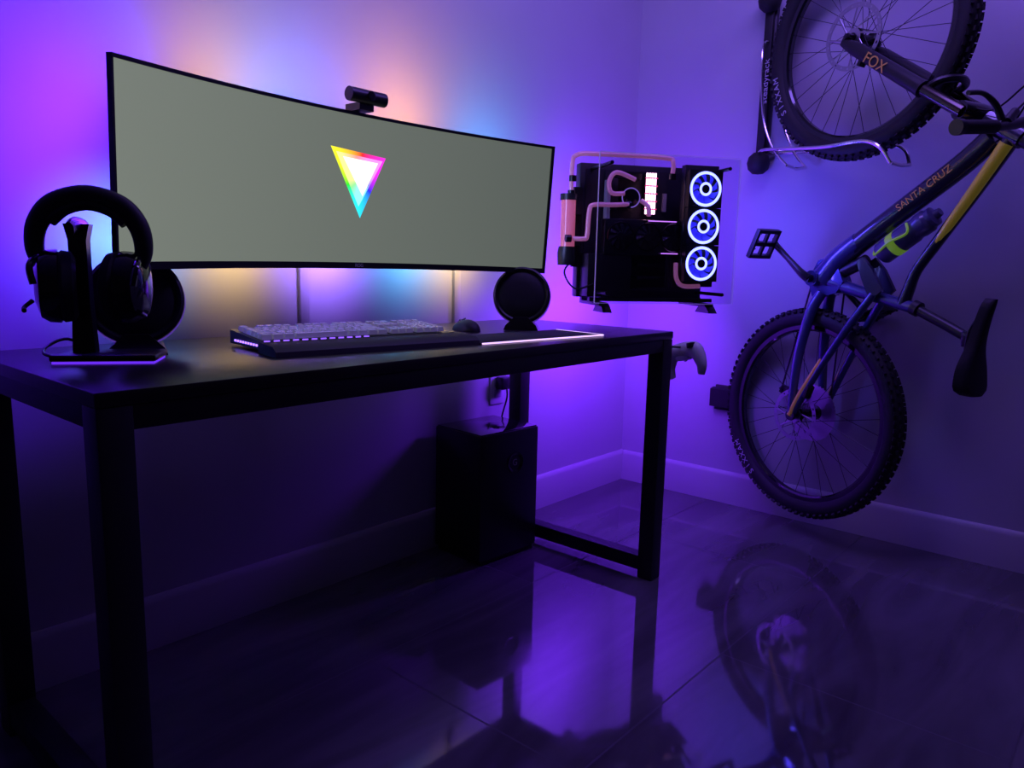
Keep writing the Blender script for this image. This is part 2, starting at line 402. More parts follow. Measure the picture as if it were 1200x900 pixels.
# wall outlet
ol=empty('wall_outlet',(1.955,YW,.50))
box('plate',(.075,.006,.118),(0,-.003,0),M_white,ol,bevel=.002)
boxes('sockets',[((.034,.004,.028),(0,-.007,.021)),((.034,.004,.028),(0,-.007,-.021))],M_grey,ol,bevel=.001)
box('plug',(.045,.035,.045),(.005,-.027,.018),M_black,ol,bevel=.006)
tube('plug_cable',[(.005,-.04,.01),(.0,-.05,-.03),(-.02,-.04,-.12),(-.03,-.025,-.30)],.003,M_black,ol,sm=6)

# ------------------------------------------------------------ game controller on hook at desk end
GR=(radians(0),radians(14),radians(72)); GL=(2.030,1.066,.662)
gc=empty('game_controller',GL,GR)
def blob(nm,pts,rad,m,flat=.7):
    bm=bmesh.new(); add_tube(bm,pts,rad,seg=18,sm=6,flat=flat,up=V((0,0,1))); return fin(nm,bm,m,gc,ang=70)
blob('shell',[(-.060,-.0,-.052),(-.066,0,-.02),(-.050,0,.018),(-.022,0,.026),(.022,0,.026),(.050,0,.018),(.066,0,-.02),(.060,0,-.052)],[.011,.018,.026,.024,.024,.026,.018,.011],M_white,flat=.75)
box('face_plate',(.055,.026,.040),(0,0,.016),M_white,gc,bevel=.008)
for i,x in enumerate((-.024,.024)):
    lathe('stick_%d'%(i+1),[(0,0),(.006,0),(.006,.008),(.010,.010),(.010,.013),(0,.012)],M_black,gc,(x,-.014,.004),(0,-1,0),20)
boxes('dpad',[((.018,.004,.006),(-.045,-.019,.022)),((.006,.004,.018),(-.045,-.019,.022))],M_black,gc)
boxes('triggers',[((.022,.018,.016),(-.046,.014,.036)),((.022,.018,.016),(.046,.014,.036))],M_black,gc,bevel=.003)
bm=bmesh.new()
for dx,dz in((0,.008),(0,-.008),(.008,0),(-.008,0)): add_lathe(bm,[(0,0),(.004,0),(.004,.003),(0,.004)],(.045+dx,-.018,.022+dz),(0,-1,0),12)
fin('buttons',bm,M_black,gc)
hk=tube('hook',[(1.956,1.10,.70),(1.985,1.09,.70),(2.03,1.07,.697)],.003,M_steel,gc); hk.matrix_local=(Matrix.Translation(GL)@Euler(GR).to_matrix().to_4x4()).inverted()

# ------------------------------------------------------------ open-frame PC
pc=empty('wall_mounted_computer',(2.1716,1.2247,1.0456),(0,0,-.6238))
HWp,HHp=.239,.231
M_pcdark=mat('pc_metal',(.018,.018,.022),.4)
box('back_panel',(.46,.045,.44),(-.01,.205,.0),M_pcdark,pc,bevel=.004)
box('front_tray',(.40,.004,.40),(-.02,.180,.0),M_pcdark,pc)
m,nt,b=new_mat('acrylic'); b.inputs['Transmission Weight'].default_value=1; b.inputs['Roughness'].default_value=.02; b.inputs['IOR'].default_value=1.25; b.inputs['Base Color'].default_value=(.78,.76,.88,1)
M_acr=m
box('acrylic_panel',(2*HWp,.004,2*HHp),(0,0,0),M_acr,pc)
boxes('acrylic_edge',[((.0018,.0045,2*HHp),(HWp,0,0)),((.0018,.0045,2*HHp),(-HWp,0,0)),((2*HWp,.0045,.0018),(0,0,HHp)),((2*HWp,.0045,.0012),(0,0,-HHp))],mat('acrylic_edge_mat',(.3,.25,.5),.3,emis=(.30,.22,.6),es=.35),pc)
for i,(x,z) in enumerate(((-.2,.2),(.2,.2),(-.2,-.2),(.2,-.2))):
    tube('standoff_%d'%(i+1),[(x,-.006,z),(x,.185,z)],.006,M_dalu,pc)
for i,x in enumerate((-.2,.17)):
    prism('foot_%d'%(i+1),[(-.05,-.018),(.05,-.018),(.03,.0),(.012,.012),(-.012,.012),(-.03,.0)],0,.03,M_black,pc,bevel=.002).matrix_local=basis((0,1,0),(1,0,0),(0,0,1),(x,.07,-.245))
    box('foot_bar_%d'%(i+1),(.03,.20,.012),(x,.12,-.236),M_black,pc,bevel=.002)
boxes('bottom_rails',[((.44,.02,.012),(0,.11,-.224)),((.44,.02,.012),(0,.19,-.224))],M_pcdark,pc)
# fans
M_halo=emat('fan_halo',(.20,.24,1),5)
M_hub=emat('fan_hub_glow',(.22,.26,1),4.5)
M_blade=mat('fan_blade',(.06,.06,.5),.4,emis=(.03,.02,1),es=.6)
for i in range(3):
    cz=.0198+.12*(i-1); c=(.147,.05,cz)
    bm=bmesh.new()
    fr=.0595
    seg=32; outer=[];inner=[]
    for yy in(0,.025):
        o_=[];i_=[]
        for k in range(seg):
            a=2*pi*k/seg; s=1/max(abs(cos(a)),abs(sin(a)))
            o_.append(bm.verts.new((fr*s*cos(a)*.99,yy,fr*s*sin(a)*.99))); i_.append(bm.verts.new((.0575*cos(a),yy,.0575*sin(a))))
        outer.append(o_);inner.append(i_)
    for k in range(seg):
        k2=(k+1)%seg
        bm.faces.new((outer[0][k],outer[0][k2],inner[0][k2],inner[0][k])); bm.faces.new((outer[1][k],outer[1][k2],inner[1][k2],inner[1][k]))
        bm.faces.new((outer[0][k],outer[0][k2],outer[1][k2],outer[1][k])); bm.faces.new((inner[0][k],inner[0][k2],inner[1][k2],inner[1][k]))
    fin('fan_frame_%d'%(i+1),bm,M_black,pc,c)
    lathe('fan_halo_%d'%(i+1),[(.047,.0),(.0490,.003),(.0545,.003),(.056,.0),(.0545,-.003),(.0490,-.003)],M_halo,pc,c,(0,-1,0),48,closed=True)
    lathe('fan_hub_%d'%(i+1),[(.014,.0),(.016,.0025),(.0205,.0025),(.022,.0),(.0205,-.002),(.016,-.002)],M_hub,pc,c,(0,-1,0),32,closed=True)
    lathe('fan_cap_%d'%(i+1),[(0,.002),(.013,.002),(.014,-.015),(0,-.015)],M_black,pc,c,(0,-1,0),24)
    bm=bmesh.new()
    for k in range(9):
        a=2*pi*k/9; vs=[]
        for j in range(6):
            rr=.022+.027*j/5; da=.35*(j/5)
            for w,yy in((-.26,.016),(.26,.004)):
                vs.append(bm.verts.new((rr*cos(a+da+w),yy,rr*sin(a+da+w))))
        for j in range(5): bm.faces.new((vs[2*j],vs[2*j+1],vs[2*j+3],vs[2*j+2]))
    fin('fan_blades_%d'%(i+1),bm,M_blade,pc,c)
box('radiator',(.12,.03,.395),(.147,.095,.02),M_pcdark,pc,bevel=.002)
boxes('radiator_fins',[((.105,.002,.002),(.147,.079,-.165+.0085*k)) for k in range(44)],M_dalu,pc)
M_pcb=mat('circuit_board',(.015,.015,.02),.5,noise=.4,nscale=60)
box('motherboard',(.225,.004,.26),(-.045,.172,.065),M_pcb,pc)
M_ram=emat('memory_glow',(1,.50,.68),6)
for i in range(4):
    box('memory_stick_%d'%(i+1),(.0055,.030,.135),(-.022+i*.0095,.152,.125),M_black,pc)
    box('memory_light_%d'%(i+1),(.0062,.004,.133),(-.022+i*.0095,.136,.125),M_ram,pc)
boxes('memory_bands',[((.045,.002,.004),(-.008,.1325,.075+.025*k)) for k in range(5)],mat('memory_band',(.3,.02,.05),.5,emis=(.8,.05,.2),es=1.0),pc)
boxes('heatsinks',[((.028,.03,.10),(-.135,.155,.12)),((.09,.025,.026),(-.085,.155,.182)),((.10,.014,.05),(-.04,.16,-.03))],M_black,pc,bevel=.003)
lathe('cpu_block',[(0,.0),(.032,0),(.034,-.004),(.034,-.024),(0,-.024)],M_gloss,pc,(-.075,.140,.11),(0,-1,0),32)
lathe('cpu_block_ring',[(.029,0),(.0315,.002),(.033,0),(.031,-.001)],emat('cpu_ring',(.35,.2,1),.5),pc,(-.075,.1395,.11),(0,-1,0),32,closed=True)
boxes('board_ports',[((.012,.012,.06),(.055,.165,.10)),((.012,.010,.05),(.055,.165,.0)),((.012,.03,.13),(-.153,.155,.10))],M_grey,pc)
box('graphics_card',(.30,.045,.115),(-.03,.115,-.02),M_black,pc,bevel=.004)
for i,x in enumerate((-.125,-.03,.062)):
    lathe('gpu_fan_ring_%d'%(i+1),[(.042,.0),(.0435,.003),(.0455,.003),(.047,0)],M_gloss,pc,(x,.090,-.018),(0,-1,0),36,closed=True)
    bm=bmesh.new()
    add_lathe(bm,[(0,.003),(.013,.003),(.014,0),(0,0)],(x,.090,-.018),(0,-1,0),20)
    for k in range(11):
        a=2*pi*k/11; vs=[bm.verts.new((x+r_*cos(a+w+s_),.0895-yy,-.018+r_*sin(a+w+s_))) for r_,w,s_,yy in((.013,-.16,0,0),(.041,-.16,.4,0),(.041,.16,.4,.004),(.013,.16,0,.004))]
        bm.faces.new(vs)
    fin('gpu_fan_%d'%(i+1),bm,M_black,pc)
boxes('gpu_light_strip',[((.10,.003,.003),(.02,.092,.034)),((.06,.003,.003),(.05,.092,-.070))],emat('gpu_strip',(.6,.2,1),1.6),pc)
box('power_supply',(.15,.085,.14),(-.155,.140,-.145),M_black,pc,bevel=.003)
boxes('drive_cage',[((.12,.06,.01),(.01,.15,-.11)),((.12,.06,.01),(.01,.15,-.15)),((.12,.06,.01),(.01,.15,-.19))],M_pcdark,pc)
boxes('cable_combs',[((.004,.004,.10),(.045+.008*k,.10,-.13)) for k in range(5)],M_rub,pc)
m,nt,b=new_mat('coolant_tube'); b.inputs['Base Color'].default_value=(.60,.30,.42,1); b.inputs['Roughness'].default_value=.2; b.inputs['Coat Weight'].default_value=.5
b.inputs['Emission Color'].default_value=(.60,.18,.42,1); b.inputs['Emission Strength'].default_value=.26
M_cool=m
tubes=[
 [(-.285,.13,.06),(-.285,.13,.20),(-.27,.13,.235),(-.20,.12,.240),(.03,.12,.240),(.055,.11,.225),(.055,.11,.19)],
 [(-.285,.10,-.03),(-.25,.09,-.03),(-.24,.09,-.02),(-.235,.09,.06),(-.22,.09,.078),(-.16,.09,.08),(-.10,.10,.085)],
 [(-.075,.11,.165),(-.14,.11,.185),(-.165,.11,.155),(-.155,.11,.12),(-.11,.115,.12)],
 [(-.05,.115,.10),(-.03,.10,.08),(-.03,.09,.05)],
 [(.075,.09,-.10),(.075,.08,-.15),(.10,.08,-.175),(.16,.08,-.175)],
]
for i,p_ in enumerate(tubes): tube('coolant_line_%d'%(i+1),p_,.0075,M_cool,pc,sm=5,seg=14)
lathe('reservoir_tube',[(0,-.075),(.024,-.075),(.024,.075),(0,.075)],mat('reservoir_glow',(.5,.15,.2),.15,emis=(.75,.15,.30),es=.35,coat=.5),pc,(-.290,.14,.02),(0,0,1),28)
lathe('reservoir_cap',[(0,.0),(.028,0),(.028,.02),(0,.02)],M_black,pc,(-.290,.14,.093),(0,0,1),28)
lathe('pump',[(0,-.06),(.03,-.06),(.032,-.02),(.028,0),(0,0)],M_black,pc,(-.290,.14,-.055),(0,0,1),28)
boxes('reservoir_bracket',[((.04,.02,.02),(-.255,.17,.06)),((.04,.02,.02),(-.255,.17,-.04)),((.03,.015,.26),(-.245,.185,.01))],M_black,pc)
bm=bmesh.new()
for c,a in(((-.285,.13,.115),(0,0,1)),((-.30,.10,-.03),(1,0,0)),((.055,.11,.18),(0,0,1)),((-.10,.105,.085),(1,0,0)),((-.285,.12,.16),(0,0,1))):
    add_lathe(bm,[(0,-.009),(.012,-.009),(.012,.009),(0,.009)],c,a,18)
fin('fittings',bm,M_dalu,pc)
tube('loose_cable',[(-.27,.15,-.10),(-.30,.13,-.14),(-.27,.10,-.19),(-.20,.10,-.17)],.003,M_rub,pc,sm=6)
pm=Matrix.Translation(V((2.1716,1.2247,1.0456)))@Matrix.Rotation(-.6238,4,'Z'); ip=pm.inverted()
def wl(*p): return ip@V(p)
back=V((0,.228,0))
tube('arm',[back,(0,.27,0),wl(2.55,1.56,1.0456),wl(XW-.02,1.52,1.0456)],.02,M_steel,pc)
box('arm_plate',(.12,.01,.12),(0,.232,0),M_steel,pc,bevel=.002)
o=box('arm_wall_plate',(.012,.09,.20),(0,0,0),M_steel,pc,bevel=.002); o.matrix_local=ip@Matrix.Translation((XW-.0065,1.52,1.0456))

# ------------------------------------------------------------ bicycle
th=-1.9389; bl=.0777
d=V((cos(th),sin(th),0)); k=V((0,0,1))
F=k*cos(bl)+d*sin(bl); U=d*cos(bl)-k*sin(bl); Yb=U.cross(F)
BM=basis(F,Yb,U,(2.6535,.9093,.4352))
bike=empty('mountain_bike',mtx=BM)
def wheel(prefix,cx,cz,rear):
    c=V((cx,0,cz)); ax=(0,1,0)
    prof=[]
    for i in range(20):
        a=2*pi*i/20; rx=.030; prof.append((.335+rx*cos(a),.029*sin(a)))
    lathe(prefix+'_tire',prof,M_rub,bike,c,ax,96,closed=True)
    bm=bmesh.new()
    n=84
    for i in range(n):
        a=2*pi*i/n
        for off,rr,sz in((-.0245,.3555,(.011,.008,.010)),(.0245,.3555,(.011,.008,.010)),(-.009,.3645,(.013,.009,.010)),(.009,.3645,(.013,.009,.010))):
            aa=a+(pi/n if abs(off)>.02 else 0)
            tilt=-(off/.0245)*.75 if abs(off)>.02 else -(off/.0245)*.3
            M=Matrix.Translation(c)@Matrix.Rotation(aa,4,'Y')@Matrix.Translation((rr,off,0))@Matrix.Rotation(-tilt,4,'Z')@Matrix.Diagonal((sz[2],sz[1],sz[0],1))
            bmesh.ops.create_cube(bm,size=1,matrix=M)
    fin(prefix+'_tread',bm,M_rub,bike,smooth=False)
    lathe(prefix+'_rim',[(.290,-.008),(.296,-.014),(.313,-.0155),(.313,.0155),(.296,.014),(.290,.008)],M_gloss,bike,c,ax,96,closed=True)
    w=.055 if not rear else .065
    lathe(prefix+'_hub',[(0,-w),(.012,-w),(.014,-w+.01),(.028,-w+.014),(.028,-w+.018),(.015,-w+.024),(.014,0),(.015,w-.024),(.028,w-.018),(.028,w-.014),(.014,w-.01),(.012,w),(0,w)],M_dalu,bike,c,ax,24)
    bm=bmesh.new()
    for i in range(32):
        a=2*pi*i/32; s=1 if i%2 else -1; tw=.42*(1 if (i//2)%2 else -1)
        p0=c+V((.027*cos(a+tw*3.2),s*(w-.016),.027*sin(a+tw*3.2))); p1=c+V((.293*cos(a),s*.002,.293*sin(a)))
        add_tube(bm,[p0,p1],.0011,seg=5)
    fin(prefix+'_spokes',bm,M_dalu,bike)
    yr=w-.004
    bm=bmesh.new(); rr=.10 if not rear else .09
    N=72
    M=Matrix.Translation(c+V((0,yr,0)))
    rings=[]
    for yy in(-.001,.001):
        rings.append([[bm.verts.new(M@V((r_*cos(2*pi*j/N),yy,r_*sin(2*pi*j/N)))) for j in range(N)] for r_ in (rr-.014,rr-.010,rr-.004,rr)])
    for ri in range(3):
        for j in range(N):
            if ri==1 and j%3==0: continue
            j2=(j+1)%N
            for q in(0,1): bm.faces.new((rings[q][ri][j],rings[q][ri][j2],rings[q][ri+1][j2],rings[q][ri+1][j]))
    for j in range(8):
        a=2*pi*j/8; add_tube(bm,[c+V((.022*cos(a-.5),yr,.022*sin(a-.5))),c+V(((rr-.012)*cos(a),yr,(rr-.012)*sin(a)))],.003,seg=6,flat=.4)
    add_lathe(bm,[(.012,-.001),(.026,-.001),(.026,.001),(.012,.001)],c+V((0,yr,0)),ax,24,closed=True)
    fin(prefix+'_brake_rotor',bm,M_alu,bike)
    tube(prefix+'_axle',[c+V((0,-w-.02,0)),c+V((0,w+.022,0))],.008,M_dalu,bike)
wheel('rear',0,0,True)
FW=(1.222,0)
wheel('front',FW[0],FW[1],False)
def ring_text(prefix,s,cx,cz,a0,r,size,step):
    for i,ch in enumerate(s):
        a=a0+step*(i-(len(s)-1)/2)
        rad=V((cos(a),0,sin(a)))
        zax=V((0,1,0)); y=rad; x=y.cross(zax)
        text('%s_letter_%d'%(prefix,i+1),ch,size,M_text,bike,basis(x,y,zax,V((cx,.0288,cz))+rad*r),ext=.0008)
ring_text('rear_tire','MAXXIS',0,0,radians(-135),.331,.030,-.075)
ring_text('front_tire','MAXXIS',FW[0],0,radians(-117),.331,.030,-.075)
BB=V((.47,0,-.03))
tube('down_tube',[(.475,0,-.005),(.545,0,.045),(.68,0,.205),(.83,0,.39),(.905,0,.465)],[.042,.036,.033,.033,.032],M_dark,bike,sm=6,seg=20,flat=.85,up=V((-.77,0,.63)))
tube('down_tube_lower_guard',[(.470,0,-.012),(.54,0,.036),(.60,0,.104)],[.046,.040,.034],M_blue,bike,sm=6,seg=20,flat=.9,up=V((-.77,0,.63)))
tube('head_tube',[(.950,0,.445),(.895,0,.548)],[.030,.027],M_dark,bike,seg=20)
tube('top_tube',[(.905,0,.520),(.78,0,.455),(.62,0,.365),(.53,0,.315),(.47,0,.300),(.425,0,.290)],[.024,.020,.017,.016,.018,.020],M_dark,bike,sm=6,seg=18)
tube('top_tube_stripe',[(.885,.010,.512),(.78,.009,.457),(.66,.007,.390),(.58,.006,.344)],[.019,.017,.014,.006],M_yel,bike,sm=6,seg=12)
tube('seat_tube',[BB+V((0,0,.02)),(.452,0,.08),(.435,0,.20),(.418,0,.335)],[.030,.021,.019,.019],M_blue,bike,sm=6,seg=18)
lathe('bottom_bracket',[(0,-.046),(.026,-.046),(.028,-.03),(.028,.03),(.026,.046),(0,.046)],M_blue,bike,BB,(0,1,0),28)
prism('pivot_gusset',[(.40,-.03),(.46,-.06),(.53,-.03),(.55,.03),(.47,.08),(.43,.06)],-.022,.022,M_blue,bike,bevel=.008)
ang=V((.36,0,.44)).normalized()
pn=V((-ang.z,0,ang.x))
text('down_tube_decal','SANTA CRUZ',.031,M_gold,bike,basis(ang,-pn,V((0,1,0)),V((.765,.0300,.309))))
for s,nm in((1,'left'),(-1,'right')):
    tube('chainstay_'+nm,[(.425,s*.022,.005),(.36,s*.040,-.012),(.22,s*.060,-.020),(.08,s*.074,-.010),(0,s*.076,0)],[.018,.019,.017,.014,.015],M_blue,bike,sm=6,seg=14)
    tube('seatstay_'+nm,[(.445,s*.030,.205),(.34,s*.045,.150),(.20,s*.062,.085),(.07,s*.074,.030),(0,s*.076,0)],[.013,.013,.012,.012,.013],M_blue,bike,sm=6,seg=14)
    tube('seatstay_accent_'+nm,[(.21,s*.066,.080),(.08,s*.078,.026),(.0,s*.080,-.002)],[.008,.010,.012],M_gold,bike,sm=6,seg=12)
    prism('rocker_link_'+nm,[(.43,.205),(.46,.235),(.52,.19),(.555,.15),(.54,.13),(.49,.155),(.445,.185)],s*.024,s*.036,M_dark,bike,bevel=.003)
    lathe('dropout_'+nm,[(0,-.006),(.018,-.006),(.020,0),(.018,.006),(0,.006)],M_dark,bike,(0,s*.080,0),(0,1,0),20)
tube('shock_body',[(.545,0,.14),(.50,0,.06)],.020,M_black,bike,seg=20)
tube('shock_shaft',[(.50,0,.07),(.475,0,.015)],.010,M_gold,bike,seg=16)
tube('brake_caliper_rear',[(.075,.070,.045),(.115,.070,.055)],[.014,.015],M_black,bike,seg=10)
tube('seatpost',[(.418,0,.33),(.385,0,.43),(.362,0,.495)],[.0155,.0145,.0145],M_black,bike,seg=16)
tube('seat_clamp',[(.421,0,.325),(.415,0,.345)],.023,M_black,bike,seg=18)
box('seatpost_head',(.045,.035,.025),(.355,0,.507),M_black,bike,rot=(0,radians(8),0),bevel=.004)
for s in(1,-1):
    tube('saddle_rail_%s'%('left' if s>0 else 'right'),[(.26,s*.030,.545),(.29,s*.022,.520),(.38,s*.022,.517),(.44,s*.008,.540)],.0035,M_dalu,bike,sm=5,seg=8)
bm=bmesh.new()
n=20; rows=[]
for i in range(n+1):
    t_=i/n; x=.475-.275*t_
    w=.016+.020*t_+.040*(1/(1+exp(-(t_-.62)*14)))
    if t_<.08: w*=(.35+.65*sqrt(t_/.08))
    if t_>.9: w*=sqrt(max(.05,1-((t_-.9)/.1)**2*.75))
    z=.556+.010*(t_-.5)**2*4-.004*sin(pi*t_)
    row=[]
    for kx in range(13):
        a=-1+2*kx/12
        row.append(bm.verts.new((x,w*a,z-.006*abs(a)**2*1.5-.022*max(0,abs(a)-.75)/.25)))
    for kx in range(12,-1,-1):
        a=-1+2*kx/12
        row.append(bm.verts.new((x,w*a*.86,z-.030*(1-.25*a*a)-.003)))
    rows.append(row)
for i in range(n):
    A,B=rows[i],rows[i+1]; L_=len(A)
    for j in range(L_): bm.faces.new((A[j],A[(j+1)%L_],B[(j+1)%L_],B[j]))
bm.faces.new(rows[0]);bm.faces.new(rows[-1][::-1])
fin('saddle',bm,M_matte,bike,ang=60)
ca=V((.11,0,-.15)).normalized()
def crank(s,nm,dr):
    y=s*.072
    bm=bmesh.new(); add_tube(bm,[BB+V((0,y-s*.012,0)),BB+dr*.03+V((0,y,0)),BB+dr*.10+V((0,y+s*.006,0)),BB+dr*.172+V((0,y+s*.012,0))],[.021,.017,.013,.015],seg=12,sm=5,flat=.65)
    fin('crank_arm_'+nm,bm,M_dalu if s<0 else M_black,bike)
    pc_=BB+dr*.172+V((0,y+s*.066,0))
    tube('pedal_spindle_'+nm,[BB+dr*.172+V((0,y+s*.01,0)),pc_+V((0,s*.045,0))],.007,M_dalu,bike)
    bm=bmesh.new()
    fdir=V((.93,0,.36)) if s>0 else V((.55,0,.84)); q=V((0,1,0)); nn=fdir.cross(q)
    M=basis(fdir,q,nn,pc_)
    for sz,l in(((.100,.010,.016),(0,-.045,0)),((.100,.010,.016),(0,.047,0)),((.012,.10,.016),(-.046,0,0)),((.012,.10,.016),(.046,0,0)),((.10,.010,.012),(0,0,0)),((.014,.10,.014),(0,0,0))):
        bmesh.ops.create_cube(bm,size=1,matrix=M@Matrix.Translation(l)@Matrix.Diagonal((*sz,1)))
    for i in(-.04,-.015,.015,.04):
        for j in(-.044,.044):
            bmesh.ops.create_cube(bm,size=1,matrix=M@Matrix.Translation((i,j,0))@Matrix.Diagonal((.004,.004,.024,1)))
    fin('pedal_'+nm,bm,M_black,bike)
crank(1,'left',ca); crank(-1,'right',-ca)
tube('crank_axle',[BB+V((0,-.07,0)),BB+V((0,.068,0))],.013,M_dalu,bike)
def gear(nm,c,r,teeth,m,hole=.6):
    bm=bmesh.new(); N=teeth*2; o1=[];o2=[];i1=[];i2=[]
    for j in range(N):
        a=2*pi*j/N; rr=r+(.003 if j%2 else -.002)
        for L_,yy,r_ in((o1,-.001,rr),(o2,.001,rr),(i1,-.001,r*hole),(i2,.001,r*hole)): L_.append(bm.verts.new(c+V((r_*cos(a),yy,r_*sin(a)))))
    for j in range(N):
        k2=(j+1)%N
        bm.faces.new((o1[j],o1[k2],i1[k2],i1[j]));bm.faces.new((o2[j],o2[k2],i2[k2],i2[j]));bm.faces.new((o1[j],o1[k2],o2[k2],o2[j]));bm.faces.new((i1[j],i1[k2],i2[k2],i2[j]))
    fin(nm,bm,m,bike,smooth=False)
gear('chainring',BB+V((0,-.052,0)),.066,32,M_dalu,.55)
for i,r_ in enumerate((.100,.088,.076,.066,.056,.047,.038,.030,.023)):
    gear('cassette_cog_%d'%(i+1),V((0,-.024-.0042*i,0)),r_,int(r_*480),M_alu,.55)
bm=bmesh.new()
cy=-.048; r1=.066; r2=.052
pts=[V((0,cy,r2)),V((.47,cy,-.03+r1)),V((.47+r1*.9,cy,.0)),V((.47+r1,cy,-.03)),V((.47+r1*.7,cy,-.03-r1*.7)),V((.47,cy,-.03-r1)),V((.06,cy,-.165)),V((.035,cy,-.175)),V((.03,cy,-.150)),V((.05,cy,-.10)),V((.03,cy,-.06)),V((-.03,cy,-.045)),V((-.052,cy,0)),V((-.035,cy,.038))]
add_tube(bm,pts,.0035,seg=6,closed=True)
fin('chain',bm,M_dalu,bike)
prism('derailleur_cage',[(.04,-.09),(.06,-.09),(.06,-.17),(.045,-.185),(.025,-.17)],-.06,-.054,M_black,bike,bevel=.001)
box('derailleur_body',(.05,.03,.05),(.02,-.085,-.06),M_black,bike,bevel=.006)
crown=V((.972,0,.402))
tube('fork_crown',[crown+V((0,-.072,0)),crown+V((-.006,0,.012)),crown+V((0,.072,0))],[.026,.030,.026],M_gloss,bike,sm=5,seg=16)
for s,nm in((1,'left'),(-1,'right')):
    top=crown+V((0,s*.068,0)); 
    ax_=V((1.205,s*.068,-.012)); mid=crown.lerp(V((1.19,0,-.0)),.30); mid.y=s*.068
    tube('stanchion_'+nm,[top-(ax_-top).normalized()*.012,mid],.018,mat('stanchion_coat_'+nm,(.07,.06,.05),.15,metal=.9),bike,seg=18)
    tube('fork_lower_'+nm,[mid,mid.lerp(ax_,.06),mid.lerp(ax_,.85),ax_,V((1.222,s*.068,0))],[.025,.023,.021,.016,.016],M_black,bike,seg=18)
tube('fork_arch',[V((1.037,.066,.283)),V((1.060,.055,.325)),V((1.068,0,.345)),V((1.060,-.055,.325)),V((1.037,-.066,.283))],.011,M_black,bike,sm=5,seg=10)
fa=(V((1.205,0,-.012))-crown).normalized(); pf=V((-fa.z,0,fa.x))
text('fork_decal','FOX',.045,M_gold,bike,basis(-fa,pf,(-fa).cross(pf),V((1.125,.0915,.125))))
tube('brake_caliper_front',[(1.13,.052,.045),(1.17,.052,.062)],[.013,.015],M_black,bike,seg=10)
tube('steerer_spacers',[(.895,0,.548),(.880,0,.576)],[.021,.020],M_black,bike,seg=18)
bc=V((.935,0,.592))
tube('stem',[(.887,0,.562),bc],[.021,.019],M_black,bike,seg=16)
tube('handlebar',[(.885,-.365,.600),(.90,-.22,.606),(.930,-.07,.594),(.935,0,.592),(.930,.07,.594),(.90,.22,.606),(.885,.365,.600)],[.011,.011,.014,.0165,.014,.011,.011],M_black,bike,sm=8,seg=14)
for s,nm in((1,'left'),(-1,'right')):
    tube('grip_'+nm,[(.899,s*.235,.606),(.885,s*.37,.600)],.0165,M_rub,bike,seg=16)
    tube('grip_end_'+nm,[(.8865,s*.357,.6005),(.8845,s*.374,.5995)],.019,M_dalu,bike,seg=16)
    tube('brake_lever_'+nm,[(.918,s*.20,.600),(.955,s*.215,.585),(.975,s*.26,.578),(.970,s*.315,.576)],[.009,.008,.006,.006],M_black,bike,sm=5,seg=10)
    tube('brake_reservoir_'+nm,[(.915,s*.185,.602),(.945,s*.14,.592)],[.012,.011],M_black,bike,seg=12)
    tube('brake_hose_'+nm,[(.945,s*.14,.592),(1.02,s*.06,.60),(1.03,s*.02,.54),(.97,s*.035,.47),(1.0,s*.06,.38)] if s>0 else [(.945,s*.14,.592),(1.03,s*.07,.62),(1.04,.0,.57),(.95,s*.03,.50),(.86,s*.03,.44)],.0026,M_rub,bike,sm=8,seg=8)
bd=ang.copy(); bo=V((.645,0,.255))+pn*.018
lathe('water_bottle',[(0,-.10),(.032,-.10),(.036,-.094),(.036,.02),(.033,.028),(.033,.038),(.036,.046),(.036,.072),(.030,.080),(.030,.094),(.016,.100),(.012,.115),(0,.116)],mat('bottle_plastic',(.08,.08,.18),.3,coat=.3),bike,bo,bd,28)
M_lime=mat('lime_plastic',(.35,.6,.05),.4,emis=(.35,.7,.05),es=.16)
lathe('bottle_band',[(.0365,-.055),(.0375,-.053),(.0375,-.030),(.0365,-.028)],M_lime,bike,bo,bd,28,closed=True)
for s in(1,-1):
    tube('bottle_cage_%s'%('left' if s>0 else 'right'),[bo-pn*.034-bd*.09+V((0,s*.008,0)),bo-bd*.105+V((0,s*.030,0)),bo-bd*.04+V((0,s*.041,0)),bo+bd*.02+V((0,s*.041,0))+pn*.01,bo+bd*.03-pn*.02+V((0,s*.034,0))],.004,M_lime if s>0 else M_black,bike,sm=6,seg=8)

# ------------------------------------------------------------ bike wall rack
rk=empty('bike_wall_rack',(0,0,0))
box('rail',(.022,.045,.56),(XW-.012,1.195,1.60),M_black,rk,bevel=.003)
box('rail_front',(.016,.030,.50),(XW-.030,1.195,1.60),M_matte,rk,bevel=.003)
for nm,z in(('top_bumper',1.875),('bottom_bumper',1.315)):
    bm=bmesh.new(); add_lathe(bm,[(0,-.040),(.020,-.037),(.036,-.022),(.041,0),(.036,.022),(.020,.037),(0,.040)],(XW-.042,1.195,z),(0,0,1),28)
    fin(nm,bm,M_rub,rk)
text('rail_label','steadyrack',.036,M_text,rk,basis((0,-.0,1),(.35,.937,0),(-.937,.35,0),(XW-.041,1.190,1.60)))
def bw(*p): return BM@V(p)
wx,wy=XW-.035,1.195
for s,nm in((1,'left'),(-1,'right')):
    tube('wheel_rod_'+nm,[(wx,wy-.005*s,1.74),bw(1.24,s*.044,-.385),bw(1.02,s*.048,-.34),bw(.90,s*.050,-.27),bw(.84,s*.048,-.20)],.0045,M_chrome,rk,sm=5,seg=10)
    tube('cradle_arm_'+nm,[(wx,wy,1.345),bw(.895,s*.055,-.30),bw(.893,s*.066,-.05),bw(.905,s*.066,.10),bw(.885,s*.060,.165),bw(.840,s*.045,.200)],.006,M_chrome,rk,sm=5,seg=10)
